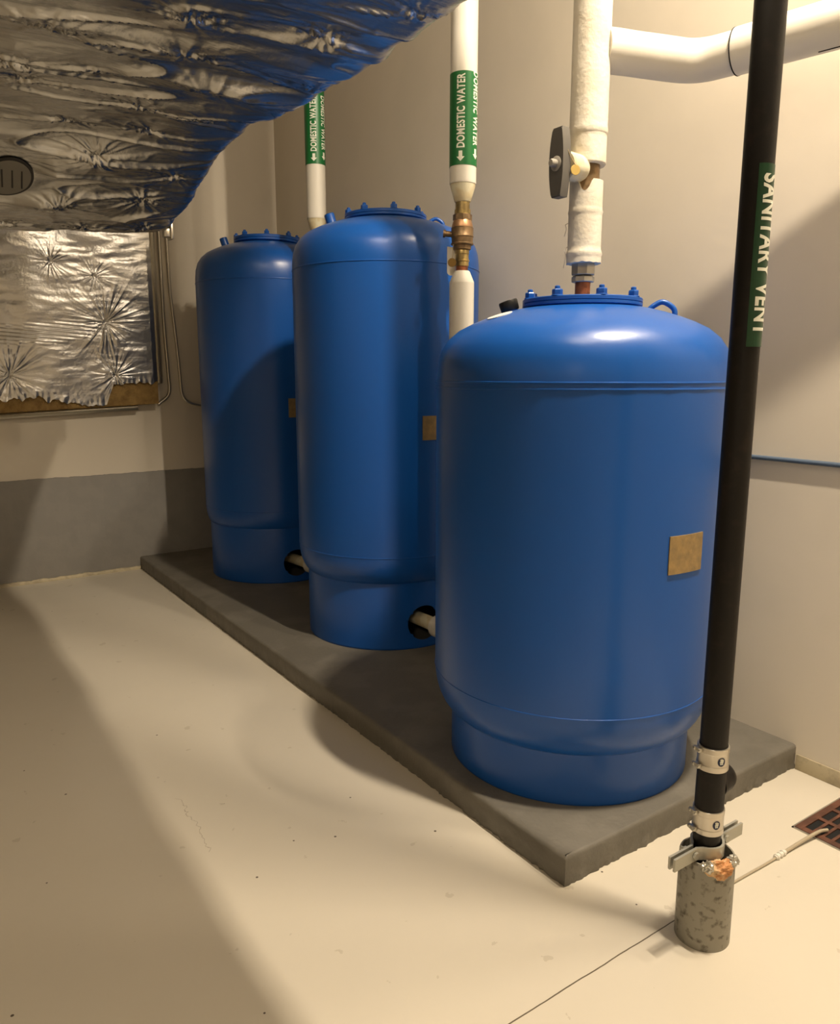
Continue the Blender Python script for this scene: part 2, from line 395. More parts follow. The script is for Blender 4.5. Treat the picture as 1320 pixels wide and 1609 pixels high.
# ---------------------------------------------------------------- tanks
PADZ = .0904
SHOULDER = [(.47, 0), (.4695, .03), (.464, .082), (.452, .122), (.430, .155), (.396, .184), (.355, .205), (.315, .221), (.27, .236), (.234, .246), (.205, .253), (.17, .258)]
def make_tank(name, label, cx, cy, R, rs, zt, zb, zs, rf, zf0, zf1, az_noz, bolt0, plate_z, hole=True, blackcap=False, double=False, tilt=0.0):
    t = thing(name, label, 'tank', (cx, cy, PADZ), 'blue expansion tanks on the pad')
    O = (0, 0); dz = -PADZ
    k = (zf0-zt)/.258
    # shell: bottom knuckle, cylinder, top dome
    prof = []
    hb = zb - zs
    for a in range(0, 9):
        th = a/8*PI/2
        prof.append((rs-.03 + (R-rs+.03)*math.sin(th)**.9, zs - .012 + (hb+.012)*(1-math.cos(th))+dz))
    for i in range(1, 8): prof.append((R, zb+(zt-zb)*i/8+dz))
    prof += [(r*R/.47, zt+z*k+dz) for r, z in SHOULDER]
    bm = bmesh.new(); lathe(bm, prof, 96)
    obj('shell', bm, 'blue', t, ang=60)
    # weld seams
    def bead(z, r=R, w=.004, h=.0025):
        bm = bmesh.new()
        jit = lambda a, zz: 0.0009*math.sin(a*23)+.0006*math.sin(a*57)
        lathe(bm, [(r-.002, z-w), (r+h*.8, z-w*.5), (r+h, z), (r+h*.8, z+w*.5), (r-.002, z+w)], 96, jit=jit, cap=False)
        return bm
    bm = bead(zt+dz, R)
    if double: merge(bm, bead(zt+dz+.018, R))
    obj('top_weld_seam', bm, 'blue', t)
    obj('bottom_weld_seam', bead(zb+dz-.003, R-.0008), 'blue', t)
    # skirt: ring wall with a round pipe opening facing the front
    bm = bmesh.new()
    n = 192; az_h = D2R(-97); hr = .086; hz = .215
    H_ = zs-PADZ+.01; nz = 40
    grid = [[None]*(nz+1) for _ in range(n)]
    for i in range(n):
        a = 2*PI*i/n
        for j in range(nz+1):
            z = H_*j/nz; aa = a
            if hole:
                da = (a-az_h+PI) % (2*PI)-PI
                u, v = da*rs, z-(hz-PADZ)
                d = math.hypot(u, v)
                if hr*.55 < d < hr*1.35:   # snap nearby vertices onto the rim
                    if d < hr*1.16 and d > hr*.84:
                        u *= hr/d; v *= hr/d
                        aa = az_h+u/rs; z = v+(hz-PADZ) if 0 < j < nz else z
            grid[i][j] = bm.verts.new((rs*math.cos(aa), rs*math.sin(aa), z))
    for i in range(n):
        i2 = (i+1) % n
        for j in range(nz):
            q = (grid[i][j], grid[i2][j], grid[i2][j+1], grid[i][j+1])
            if hole:
                c = sum((v.co for v in q), Vector())/4
                da = (math.atan2(c.y, c.x)-az_h+PI) % (2*PI)-PI
                if math.hypot(da*rs, c.z-(hz-PADZ)) < hr*.97: continue
            bm.faces.new(q)
    bmesh.ops.delete(bm, geom=[v for v in bm.verts if not v.link_faces], context='VERTS')
    sk = obj('skirt', bm, 'blue', t, ang=60)
    md = sk.modifiers.new('s', 'SOLIDIFY'); md.thickness = .006; md.offset = 1 if False else -1
    # flange disc and lower neck
    bm = bmesh.new()
    lathe(bm, [(rf-.03, zf0-.014+dz), (rf-.012, zf0-.002+dz), (rf-.004, zf0+dz), (rf, zf0+.003+dz), (rf, zf0+(zf1-zf0)*.42+dz), (rf-.003, zf0+(zf1-zf0)*.48+dz),
               (rf, zf0+(zf1-zf0)*.54+dz), (rf, zf1-.002+dz), (rf-.002, zf1+dz), (.02, zf1+dz)], 72)
    obj('flange', bm, 'blue', t)
    for i in range(8):
        a = bolt0+i*PI/4; rr = rf-.018
        bm = bmesh.new(); c = (rr*math.cos(a), rr*math.sin(a))
        z = zf1+dz
        lathe(bm, [(.019, z), (.019, z+.002), (.018, z+.003)], 18, c)
        lathe(bm, [(.0158, z+.003), (.0165, z+.005), (.0165, z+.017), (.0145, z+.020)], 6, c, a0=a)
        lathe(bm, [(.0085, z+.018), (.0085, z+.028), (.006, z+.030)], 12, c)
        obj('bolt', bm, 'blue', t, ang=25)
    # fill nozzle
    rn = (.222 if blackcap else .262)*R/.47
    zn = zt+.240*k+dz
    d = Vector((math.cos(az_noz)*.30, math.sin(az_noz)*.30, .95)).normalized()
    p = Vector((rn*math.cos(az_noz), rn*math.sin(az_noz), zn-.012))
    bm = bmesh.new(); axis_lathe(bm, [(.031, 0), (.026, .012), (.0245, .02), (.0245, .062 if not blackcap else .03), (.023, .064 if not blackcap else .032)], p, d, 24)
    nz_ = obj('nozzle', bm, 'blue', t)
    if blackcap:
        bm = bmesh.new(); axis_lathe(bm, [(.028, .024), (.030, .027), (.0315, .052), (.030, .057), (.022, .058), (.018, .055)], p, d, 28)
        o = obj('nozzle_cap', bm, 'black_cap', nz_); o['label'] = 'black rubber cap on the nozzle'
        bm = bmesh.new()
        ar = az_noz+D2R(31)
        axis_lathe(bm, [(.040, 0), (.040, .0030), (.034, .0036)], (.300*math.cos(ar), .300*math.sin(ar), zt+.2245*k+dz), Vector((math.cos(ar)*.31, math.sin(ar)*.31, .95)), 36)
        o = obj('nozzle_ring', bm, 'ringspot', t); o['label'] = 'white ring round the nozzle'
    else:
        bm = bmesh.new(); axis_lathe(bm, [(.0215, .0635), (.0215, .0655), (.018, .0655)], p, d, 24)
        obj('nozzle_mouth', bm, 'blue_dark', nz_)
    # lifting ring on the far side
    az = az_noz+PI-.10
    e = Vector((math.cos(az), math.sin(az), 0))
    p0 = e*(.208*R/.47)+Vector((0, 0, zt+.246*k+dz)); p1 = e*(.290*R/.47)+Vector((0, 0, zt+.224*k+dz))
    pts = smoothpath([p0, p0+e*.018+Vector((0, 0, .016)), p0+e*.045+Vector((0, 0, .026)), p1+Vector((0, 0, .026))+e*(-.004), p1+Vector((0, 0, -.006))], 6)
    bm = bmesh.new(); tube(bm, pts, .0085, 12); obj('lifting_lug', bm, 'blue', t)
    # curved nameplate
    bm = bmesh.new(); z0, z1 = plate_z; rr = R+.004; hw = .0705
    g = []
    for i in range(9):
        a = D2R(-92.6)+(-1+2*i/8)*hw/R
        g.append([bm.verts.new((q*math.cos(a), q*math.sin(a), z+dz)) for q, z in ((R-.001, z0), (rr, z0), (rr, z1), (R-.001, z1))])
    for A, B in zip(g, g[1:]):
        for s in range(4): bm.faces.new((A[s], A[(s+1) % 4], B[(s+1) % 4], B[s]))
    bm.faces.new(g[0]); bm.faces.new(g[-1][::-1])
    o = obj('nameplate', bm, 'plate', t); o['label'] = 'brassy data plate'
    return t

camaz = lambda x, y: math.atan2(-y, -x)
T1 = make_tank('expansion_tank', 'short wide blue expansion tank at the front, with a black nozzle cap', 1.891, 1.813, .470, .409, 1.357, .403, .262, .191, 1.609, 1.635,
          D2R(137), camaz(1.891, 1.813)+D2R(19.5), (.830, .943), hole=False, blackcap=True, double=True)
T2 = make_tank('expansion_tank', 'tall blue expansion tank in the middle, behind the short one', 2.088, 3.316, .456, .412, 1.884, .556, .420, .199, 2.123, 2.151,
          D2R(150), camaz(2.088, 3.316)+D2R(12), (1.100, 1.210))
T3 = make_tank('expansion_tank', 'tall blue expansion tank farthest back, in the corner', 2.105, 4.764, .453, .427, 1.952, .552, .435, .207, 2.208, 2.241,
          D2R(155), camaz(2.105, 4.764)+D2R(0), (1.135, 1.250))

# ---------------------------------------------------------------- labels wrapped on pipes
def wrap_label(parent, name, c, r, z0, z1, az0, az1, m, artwork):
    bm = bmesh.new(); n = max(8, int(abs(az1-az0)/D2R(7)))
    g = []
    full = abs(az1-az0) > 6.2
    for i in range(n+1):
        a = az0+(az1-az0)*i/n
        g.append([bm.verts.new((c[0]+q*math.cos(a), c[1]+q*math.sin(a), z)) for q, z in ((r-.003, z0), (r, z0), (r, z1), (r-.003, z1))])
    for A, B in zip(g, g[1:]):
        for s in range(3): bm.faces.new((A[s], A[s+1], B[s+1], B[s]))
    o = obj(name, bm, m, parent)
    for art in artwork:
        a = obj('lettering', art, 'ink', o, smooth=False); a['label'] = 'white letters'
    return o

# ---------------------------------------------------------------- pipe over the front tank
c1 = (1.895, 1.816)
P1 = thing('insulated_water_pipe', 'white cloth-wrapped riser with a grey-handled valve above the short front tank', 'pipe', (c1[0], c1[1], 1.635))
def loc(o):   # geometry written in world space: undo the parent's place
    o.matrix_parent_inverse = o.parent.matrix_world.inverted() if False else Matrix.Translation(-Vector(o.parent.location))
    return o
bulge = lambda a, z: .010*noise.noise(Vector((math.cos(a)*1.3, math.sin(a)*1.3, z*9))) + .006*noise.noise(Vector((math.cos(a)*3, math.sin(a)*3, z*25)))
def zs_(z0, z1, r, n): return [(r, z0+(z1-z0)*i/n) for i in range(n+1)]
b = bmesh.new()
lathe(b, [(.030, 2.046), (.054, 2.042), (.0575, 2.046)]+zs_(2.05, 2.13, .0578, 8)+[(.0585, 2.132), (.0605, 2.136), (.0595, 2.150)]+zs_(2.16, 3.3, .0585, 90), 56, c1, jit=bulge)
loc(obj('upper_insulation', b, 'canvas', P1, ang=60))
# lower insulation with a notch cut in its top edge
b = bmesh.new(); n = 64; rings = []
zl = [1.748, 1.752]+[1.76+.008*i for i in range(28)]+[1.988, 1.996]
for z in zl:
    ring = []
    for i in range(n):
        a = 2*PI*i/n
        r = .0525*(1+bulge(a, z+3)*1.2)
        if abs(z-1.78) < .008 or abs(z-1.905) < .006: r += .0025
        if z < 1.78: r += .0025
        zz = z
        da = (a-D2R(-141)+PI) % (2*PI)-PI
        if z > 1.95:
            notch = max(0, 1-(da/.46)**2)*.034
            zz = min(z, 1.996-notch)
        if z < 1.75: zz += .004*noise.noise(Vector((a*3, 0, 1)))
        ring.append(b.verts.new((c1[0]+r*math.cos(a), c1[1]+r*math.sin(a), zz)))
    rings.append(ring)
inner = [b.verts.new((c1[0]+.036*math.cos(2*PI*i/n), c1[1]+.036*math.sin(2*PI*i/n), rings[-1][i].co.z-.004)) for i in range(n)]
rings.append(inner); rings.append([b.verts.new((v.co.x, v.co.y, 1.93)) for v in inner])
for A, B in zip(rings, rings[1:]):
    for i in range(n): b.faces.new((A[i], A[(i+1) % n], B[(i+1) % n], B[i]))
b.faces.new(rings[0][::-1])
loc(obj('lower_insulation', b, 'canvas', P1, ang=60))
# loose threads hanging on the left of the cloth
b = bmesh.new()
for z, s in ((1.872, .018), (1.80, .03)):
    e = Vector((-.823, .569, 0))
    o0 = Vector((c1[0], c1[1], z))+e*.053
    tube(b, smoothpath([o0, o0+e*.010+Vector((0, 0, -s*.3)), o0+e*.006+Vector((0, 0, -s)), o0+e*.012+Vector((0, 0, -s*2.2))], 5), .0012, 6)
loc(obj('loose_thread', b, 'canvas', P1))
b = bmesh.new(); lathe(b, zs_(1.93, 2.046, .040, 3), 32, c1)
loc(obj('valve_body', b, 'bronze', P1))
b = bmesh.new()
lathe(b, [(.036, 1.712), (.0385, 1.714), (.0385, 1.745), (.036, 1.750)], 8, c1, a0=.3)
lathe(b, [(.034, 1.690), (.0365, 1.692), (.0365, 1.706), (.030, 1.710)], 8, c1, a0=.1)
loc(obj('union_fitting', b, 'zinc', P1, ang=25))
b = bmesh.new(); lathe(b, zs_(1.6352, 1.695, .0245, 3), 28, c1)
loc(obj('copper_nipple', b, 'copper', P1))
# valve stem boss, handle, tag
zv = 2.033
b = bmesh.new(); axis_lathe(b, [(.020, -.030), (.038, -.008), (.041, .005), (.042, .060), (.038, .064), (.02, .066)], (c1[0]-.04, c1[1]-.004, zv-.004), (-1, -.06, .0), 32)
ext = loc(obj('stem_extension', b, 'mastic', P1))
b = bmesh.new()
hx = c1[0]-.128; n = 22
prof = []
for i in range(n+1):
    s = -1+2*i/n
    z = s*.100
    w_ = .027*(1-.42*abs(s)**2.2)+.003
    prof.append((z, w_))
L_ = [(w_*(-1), z) for z, w_ in prof]; R_ = [(w_, z) for z, w_ in prof[::-1]]
out = L_+R_
A = []; B = []
for y, z in out:
    A.append(b.verts.new((hx-.015+.10*z*z, c1[1]+y-.008, zv+z))); B.append(b.verts.new((hx+.017+.10*z*z, c1[1]+y-.008, zv+z)))
b.faces.new(A); b.faces.new(B[::-1])
for i in range(len(A)):
    j = (i+1) % len(A); b.faces.new((A[i], A[j], B[j], B[i]))
es = [e for e in b.edges if (e.verts[0] in A and e.verts[1] in A)]
bmesh.ops.bevel(b, geom=es, offset=.003, segments=2, affect='EDGES')
hd = loc(obj('valve_handle', b, 'handle', P1, ang=40)); hd['label'] = 'grey tee handle'
b = bmesh.new(); axis_lathe(b, [(.012, -.02), (.012, .030), (.009, .034)], (hx-.004, c1[1]-.008, zv-.004), (-1, 0, 0), 14)
axis_lathe(b, [(.021, .008), (.022, .014), (.018, .016)], (hx-.002, c1[1]-.008, zv-.004), (-1, 0, 0), 28)
loc(obj('handle_nut', b, 'handle_edge', hd)).matrix_parent_inverse = Matrix.Identity(4)
b = bmesh.new(); axis_lathe(b, [(.0145, 0), (.0155, .0006), (.0145, .0016)], (hx+.028, c1[1]-.048, zv-.024), (-.35, -.9, 0), 28)
tg = loc(obj('valve_tag', b, 'tagbrass', P1)); tg['label'] = 'round yellow brass tag'
b = bmesh.new(); tube(b, smoothpath([(hx+.028, c1[1]-.049, zv-.012), (hx+.014, c1[1]-.042, zv+.01), (hx+.005, c1[1]-.036, zv+.034)], 5), .0012, 6)
loc(obj('tag_wire', b, 'wire', P1))

# branch pipe to the right
za = 2.385
b = bmesh.new()
pts = [(c1[0]+.036, c1[1]-.010, za), (2.09, 1.752, za-.002), (2.25, 1.695, za-.004), (2.29, 1.55, za-.002)]
fp = fillet(pts, .10, 8)
fp2 = []
for p, q in zip(fp, fp[1:]):
    k = max(1, int((q-p).length/.02))
    fp2 += [p.lerp(q, i/k) for i in range(k)]
fp2.append(fp[-1])
tube(b, fp2, [.0625*(1+.02*noise.noise(p*14)) for p in fp2], 40)
B1 = obj('insulated_branch_pipe', b, 'jacket', None, ang=60)
B1['label'] = 'white insulated elbow branching right from the front riser'; B1['category'] = 'pipe'
b = bmesh.new()
pe = [(2.282, 1.572, za-.002), (2.345, 1.30, za), (2.410, 1.0, za), (2.562, .90, za)]
fe = fillet(pe, .07, 6)
tube(b, fe, .0675, 44)
B2 = obj('insulated_wall_pipe', b, 'jacket', None, ang=60)
tag(B2, 'white jacketed pipe along the right wall, passing behind the black vent pipe', 'pipe')
b = bmesh.new()
d = (Vector(pe[1])-Vector(pe[0])).normalized(); axis_lathe(b, [(.058, -.004), (.0685, -.003), (.0685, .0005), (.058, .001)], pe[0], d, 44)
obj('joint_gap', b, 'dark', B2)
b = bmesh.new()
tube(b, [Vector(pe[1]).lerp(Vector(pe[2]), i/8)+Vector((-.010, -.001, -.0668)) for i in range(-1, 9)], .0022, 8)
obj('jacket_seam', b, 'dark', B2)

# ---------------------------------------------------------------- pipe between the front and middle tanks
def feed_pipe(name, label, c, zs0, has_valve, azA, azB, zlab0, zlab1, tank_c, tank_r):
    P = thing(name, label, 'pipe', (c[0], c[1], PADZ), 'labelled white feed pipes between the tanks')
    zt_ = zs0
    b = bmesh.new(); lathe(b, [(.045, zt_), (.0545, zt_-.002), (.0555, zt_+.003)]+zs_(zt_+.01, 4.5, .055, 6), 48, c)
    loc(obj('upper_jacket', b, 'jacket', P, ang=50))
    zc = zt_-.073
    b = bmesh.new(); lathe(b, [(.031, zc), (.0345, zc+.004), (.042, zc+.03), (.051, zc+.058), (.0535, zt_+.002)], 40, c)
    o = loc(obj('tapered_end', b, 'mastic', P, ang=60)); o['label'] = 'cream tapered mastic end of the insulation'
    if has_valve: pass
    Z = lambda yc: zc-(yc-235)/8.04*.00255
    b = bmesh.new(); lathe(b, [(.030, Z(235)+.01), (.030, Z(325)), (.0335, Z(327)), (.0335, Z(380)), (.0335, Z(384))], 32, c)
    lathe(b, [(.034, Z(378)), (.034, Z(330))], 8, c)
    loc(obj('top_adapter', b, 'brass', P))
    b = bmesh.new(); lathe(b, [(.0385, Z(462)), (.040, Z(458)), (.040, Z(388)), (.0375, Z(384))], 8, c, a0=.2)
    loc(obj('hex_nut', b, 'bronze', P, ang=25))
    b = bmesh.new(); lathe(b, [(.044, Z(548)), (.0435, Z(520)), (.0385, Z(470)), (.037, Z(458))], 40, c)
    loc(obj('check_valve_bonnet', b, 'rose', P))
    b = bmesh.new(); lathe(b, [(.030, Z(835)), (.037, Z(826)), (.0385, Z(775)), (.047, Z(768)), (.048, Z(760)), (.047, Z(746)), (.0445, Z(740)), (.0455, Z(675)), (.0475, Z(668)), (.0475, Z(658)), (.0462, Z(652)), (.0465, Z(555)), (.043, Z(547))], 44, c)
    loc(obj('check_valve_body', b, 'bronze', P))
    b = bmesh.new(); lathe(b, [(.029, Z(1040)), (.0285, Z(985)), (.032, Z(978)), (.032, Z(963)), (.0285, Z(958)), (.0285, Z(890)), (.030, Z(884)), (.030, Z(845)), (.0285, Z(830))], 36, c)
    loc(obj('bottom_adapter', b, 'brass', P))
    b = bmesh.new(); lathe(b, [(.0255, Z(1130)), (.0255, Z(1036))], 28, c)
    loc(obj('copper_stub', b, 'copper', P))
    # lower insulated run: tapered top, down, elbow, into the tank skirt
    zt2 = Z(1100)
    b = bmesh.new(); lathe(b, [(.051, zt2-.055), (.0525, zt2-.052), (.052, zt2-.046), (.034, zt2-.004), (.030, zt2)], 40, c)
    loc(obj('lower_tapered_end', b, 'jacket', P, ang=30))
    zl_ = .215
    dirv = Vector((tank_c[0]-c[0], tank_c[1]-c[1], 0)).normalized()
    e = Vector((c[0], c[1], zl_)) + dirv*.16
    pts = fillet([(c[0], c[1], zt2-.05), (c[0], c[1], zl_), tuple(e)], .12, 10)
    b = bmesh.new(); tube(b, pts, .0525, 40)
    loc(obj('lower_jacket', b, 'jacket', P, ang=60))
    b = bmesh.new(); tube(b, [e-dirv*.01, e+dirv*.045, Vector((e.x, e.y, e.z))+dirv*.33], [.034, .033, .033], 24)
    loc(obj('inlet_pipe', b, 'mastic', P))
    # label
    arts = []
    for az, ud in ((azA, 1), (azB, -1)):
        s = 1.
        bt = text_bm('DOMESTIC WATER', .278, .035, .028)
        ba = arrow_bm(.040, .034)
        if ud == 1:
            for v in bt.verts: v.co.x += .052
            bt = merge(bt, ba)
            arts.append(wrap(bt, c, .0572, D2R(az)+.5*.033/.0572, zlab0+.012, 1))
        else:
            for v in ba.verts: v.co.x = .052+.278+(-.0)-.278+.278 - v.co.x - .0   # arrow after the words, pointing down
            for v in bt.verts: v.co.x += 0.0
            for v in ba.verts: v.co.x += .0
            bt = merge(bt, ba)
            arts.append(wrap(bt, c, .0572, D2R(az)-.5*.033/.0572, zlab0+.012+.342, -1))
    o = wrap_label(P, 'flow_label', c, .0566, zlab0, zlab1, 0, 2*PI, 'green', arts)
    loc(o); o['label'] = 'green DOMESTIC WATER label with arrows'
    return P
c2 = (2.064, 2.675); c3 = (2.119, 4.1)
P2 = feed_pipe('domestic_water_pipe', 'nearer white water pipe with brass check valve, between short and middle tanks', c2, 2.174, True, -138, -68, 2.238, 2.590, (2.04, 3.316), .41)
# ball valve tags on the nearer one
L2 = Vector((-.79, .61, 0)); 
q = Vector((c2[0], c2[1], 1.925))+L2*.062+Vector((0, -.03, 0))
b = bmesh.new(); axis_lathe(b, [(.017, 0), (.018, .0007), (.017, .0018)], q+Vector((-.005, -.01, -.068)), (-.62, -.78, 0), 28)
t_ = loc(obj('valve_tag', b, 'tagdark', P2)); t_['label'] = 'round dark brass tag hanging on a wire'
b = bmesh.new(); tube(b, smoothpath([q+Vector((-.005, -.011, -.054)), q+Vector((0.002, -.008, 0)), q+Vector((.02, .0, .05))], 5), .0013, 6)
loc(obj('tag_wire', b, 'wire', P2))
b = bmesh.new()
cc = q+Vector((.016, .022, -.06)); rv = Vector((.8, -.6, 0)); o_ = []
for i in range(20):
    a = PI+PI*i/19
    o_.append((math.cos(a)*.018, -.040+math.sin(a)*.016))
o_ += [(.018, .058), (-.018, .062)]
A = [b.verts.new(cc+rv*x+Vector((0, 0, z))) for x, z in o_]; B = [b.verts.new(cc+rv*x+Vector((.0006, .002, z))) for x, z in o_]
b.faces.new(A); b.faces.new(B[::-1])
for i in range(len(A)): b.faces.new((A[i], A[(i+1) % len(A)], B[(i+1) % len(A)], B[i]))
t_ = loc(obj('paper_tag', b, 'jacket', P2, ang=30)); t_['label'] = 'white tag behind the brass disc'
b = bmesh.new(); axis_lathe(b, [(.012, 0), (.012, .03), (.016, .031), (.016, .04)], Vector((c2[0], c2[1], 1.975))+L2*.04, (-.8, .6, 0.1), 12)
loc(obj('drain_plug', b, 'bronze', P2))
P3 = feed_pipe('domestic_water_pipe', 'farther white water pipe whose green label is partly hidden by the foil duct', c3, 2.262, True, -125, -62, 2.545, 2.93, (2.05, 4.764), .42)

# ---------------------------------------------------------------- black sanitary vent pipe
pb = Vector((1.569, 1.0165, .20)); pt = Vector((1.580, 1.0125, 4.55))
V = thing('sanitary_vent_pipe', 'black cast iron vent pipe standing in a steel floor sleeve, in front of the tanks', 'pipe', (1.571, 1.015, 0))
ax = lambda z: pb+(pt-pb)*((z-pb.z)/(pt.z-pb.z))
b = bmesh.new(); tube(b, [ax(z) for z in (.44, 1.0, 2.0, 3.2, 4.58)], .0325, 44); loc(obj('upper_pipe', b, 'iron', V, ang=60))
b = bmesh.new(); tube(b, [ax(z) for z in (.10, .20, .30)], .0325, 44); loc(obj('lower_pipe', b, 'iron', V, ang=60))
b = bmesh.new(); tube(b, [ax(z) for z in (.275, .34, .40, .52)], [.0335, .0345, .0345, .0335], 44)
axd = Vector((.93, .25, 0)).normalized()
axis_lathe(b, [(.036, 0), (.037, .045), (.039, .050), (.039, .062), (.033, .072), (.018, .078)], ax(.405)+axd*.01+Vector((0, 0, 0)), axd, 32)
loc(obj('cleanout_tee', b, 'iron', V, ang=50))
for z0, z1 in ((.458, .517), (.291, .353)):
    b = bmesh.new(); c = (ax(z0).x, ax(z0).y)
    lathe(b, [(.034, z0), (.0368, z0), (.0374, z0+.001), (.0374, z0+.013), (.0366, z0+.015), (.0364, z0+.018), (.0364, z1-.018), (.0366, z1-.015), (.0374, z1-.013), (.0374, z1-.001), (.0368, z1), (.034, z1)], 48, c)
    sh = loc(obj('coupling_band', b, 'ss', V, ang=12)); sh['label'] = 'shiny steel coupling band'
    for zz in (z0+.009, z1-.009):
        a = D2R(158)
        p = Vector((c[0]+.043*math.cos(a), c[1]+.043*math.sin(a), zz))
        tt = Vector((-math.sin(a), math.cos(a), 0))
        b = bmesh.new(); axis_lathe(b, [(.0048, -.014), (.0058, -.013), (.0058, -.006), (.0035, -.005), (.0035, .012)], p, tt, 10)
        bx(b, -.009, .009, -.006, .006, -.0055, .0055, .001, Matrix.Translation(p-Vector((math.cos(a), math.sin(a), 0))*.003) @ Matrix.Rotation(a+PI/2, 4, 'Z'))
        o = obj('worm_screw', b, 'zinc', sh)
    # oval decal with light bars
    azd = D2R(-147+34)
    zc = (z0+z1)/2
    def disk(rx, rz, r, nseg=24, ox=0, oz=0):
        bm = bmesh.new(); vs = []
        for i in range(nseg):
            t = 2*PI*i/nseg; a = azd+(ox+rx*math.cos(t))/r
            vs.append(bm.verts.new((c[0]+r*math.cos(a), c[1]+r*math.sin(a), zc+oz+rz*math.sin(t))))
        bm.faces.new(vs); return bm
    dc = obj('decal', disk(.0100, .0115, .0369), 'decal', sh, smooth=False); dc['label'] = 'dark oval mark'
    bm = bmesh.new()
    for oz, hwid in ((.004, .0035), (0, .0045), (-.004, .0035)): merge(bm, disk(hwid*1.25, .0012, .0374, 10, 0, oz*1.25))
    merge(bm, disk(.0011, .0074, .0374, 10, .0026, 0)); merge(bm, disk(.0011, .0074, .0374, 10, -.0026, 0))
    obj('decal_mark', bm, 'ink', dc, smooth=False)
# green SANITARY VENT label
cl = (ax(1.65).x, ax(1.65).y)
bt = text_bm('SANITARY VENT', .330, .045, .03)
art = wrap(bt, cl, .0344, D2R(-124), 1.812, -1)
o = wrap_label(V, 'vent_label', cl, .0338, 1.458, 1.832, D2R(-143), D2R(30), 'greendark', [art]); loc(o)
o['label'] = 'green SANITARY VENT label'
# riser clamp: two bent bars with bolts
def clamp_half(sgn):
    pts = [(-.138, sgn*.007), (-.052, sgn*.007), (-.037, sgn*.016), (-.028, sgn*.026), (-.015, sgn*.035), (0, sgn*.0385), (.015, sgn*.035), (.028, sgn*.026), (.037, sgn*.016), (.052, sgn*.007), (.135, sgn*.007)]
    pts = [Vector((x, y, 0)) for x, y in pts]
    bm = bmesh.new(); g = []
    for i, p in enumerate(pts):
        t = (pts[min(i+1, len(pts)-1)]-pts[max(i-1, 0)]).normalized(); nn = Vector((-t.y, t.x, 0))*.003
        g.append([bm.verts.new(p+nn+Vector((0, 0, -.016))), bm.verts.new(p-nn+Vector((0, 0, -.016))), bm.verts.new(p-nn+Vector((0, 0, .016))), bm.verts.new(p+nn+Vector((0, 0, .016)))])
    for A, B in zip(g, g[1:]):
        for s in range(4): bm.faces.new((A[s], A[(s+1) % 4], B[(s+1) % 4], B[s]))
    bm.faces.new(g[0]); bm.faces.new(g[-1][::-1])
    for v in bm.verts: v.co += Vector((1.571, 1.015, .247))
    return bm
K = thing('riser_clamp', 'zinc riser clamp with two flat ears gripping the black pipe above the sleeve', 'clamp', (1.571, 1.015, .231))
for s in (1, -1): loc(obj('clamp_half', clamp_half(s), 'clampsteel', K, ang=50))
for x in (-.062, .062):
    b = bmesh.new(); axis_lathe(b, [(.010, -.017), (.010, -.011), (.005, -.010), (.005, .014), (.0095, .0145), (.0095, .021), (.005, .022), (.005, .03)], (1.571+x, 1.015, .247), (0, 1, 0), 6)
    loc(obj('clamp_bolt', b, 'clampsteel', K, ang=25))
# floor sleeve
SL = thing('pipe_sleeve', 'weathered grey steel sleeve rising from the floor around the black pipe', 'sleeve', (1.571, 1.012, 0))
b = bmesh.new(); c = (1.571, 1.012)
rj = lambda a, z: .006*math.sin(a*3+z*20)*0+.004*noise.noise(Vector((math.cos(a)*2, math.sin(a)*2, z*8)))
lathe(b, [(.0665, 0), (.0665, .1), (.066, .226), (.0645, .231), (.0605, .231), (.060, .226), (.060, .12)], 56, c, cap=False, jit=rj)
loc(obj('sleeve_tube', b, 'sleeve', SL, ang=50))
b = bmesh.new()
lathe(b, [(.0615, .150), (.0605, .188), (.045, .194), (.030, .192)], 40, c, jit=lambda a, z: .02*noise.noise(Vector((math.cos(a)*3, math.sin(a)*3, z*30))))
loc(obj('sleeve_packing', b, 'dark', SL))
# firestop foam: lumpy clump spilling over the rim
b = bmesh.new()
bmesh.ops.create_icosphere(b, subdivisions=5, radius=1)
for v in b.verts:
    d = v.co.normalized(); k = 1+.28*noise.noise(d*2.3)+.15*noise.noise(d*6)+.06*noise.noise(d*14)
    v.co = Vector((d.x*.038*k, d.y*.018*k, d.z*.023*k))
azf = D2R(-112)
mtx = Matrix.Translation((c[0]+.056*math.cos(azf), c[1]+.056*math.sin(azf), .218)) @ Matrix.Rotation(azf+PI/2, 4, 'Z')
for v in b.verts:
    x = v.co.x; v.co.y += x*x*7; v.co = mtx @ v.co
loc(obj('firestop_foam', b, 'foam', SL, ang=180))
for az, s_, nm in ((-141, .014, 'crumpled_wrap'), (-64, .013, 'crumpled_wrap'), (-73, .010, 'crumpled_wrap'), (-151, .010, 'crumpled_wrap')):
    b = bmesh.new()
    r_ = bmesh.ops.create_icosphere(b, subdivisions=3, radius=s_)
    for v in r_['verts']:
        d = v.co.normalized(); v.co = v.co*(1+.5*noise.noise(d*3+Vector((az, 0, 0)))) + Vector((c[0]+.060*math.cos(D2R(az)), c[1]+.060*math.sin(D2R(az)), .226))
    loc(obj(nm, b, 'zinc', SL, ang=20))

# ---------------------------------------------------------------- wall conduit on the right
b = bmesh.new(); tube(b, [(XR-.010, -3.0, 1.104), (XR-.010, 0, 1.104), (XR-.010, 2.6, 1.106)], .0085, 16)
tag(obj('wall_conduit', b, 'bluepipe'), 'thin blue-grey conduit running level along the right wall', 'conduit')

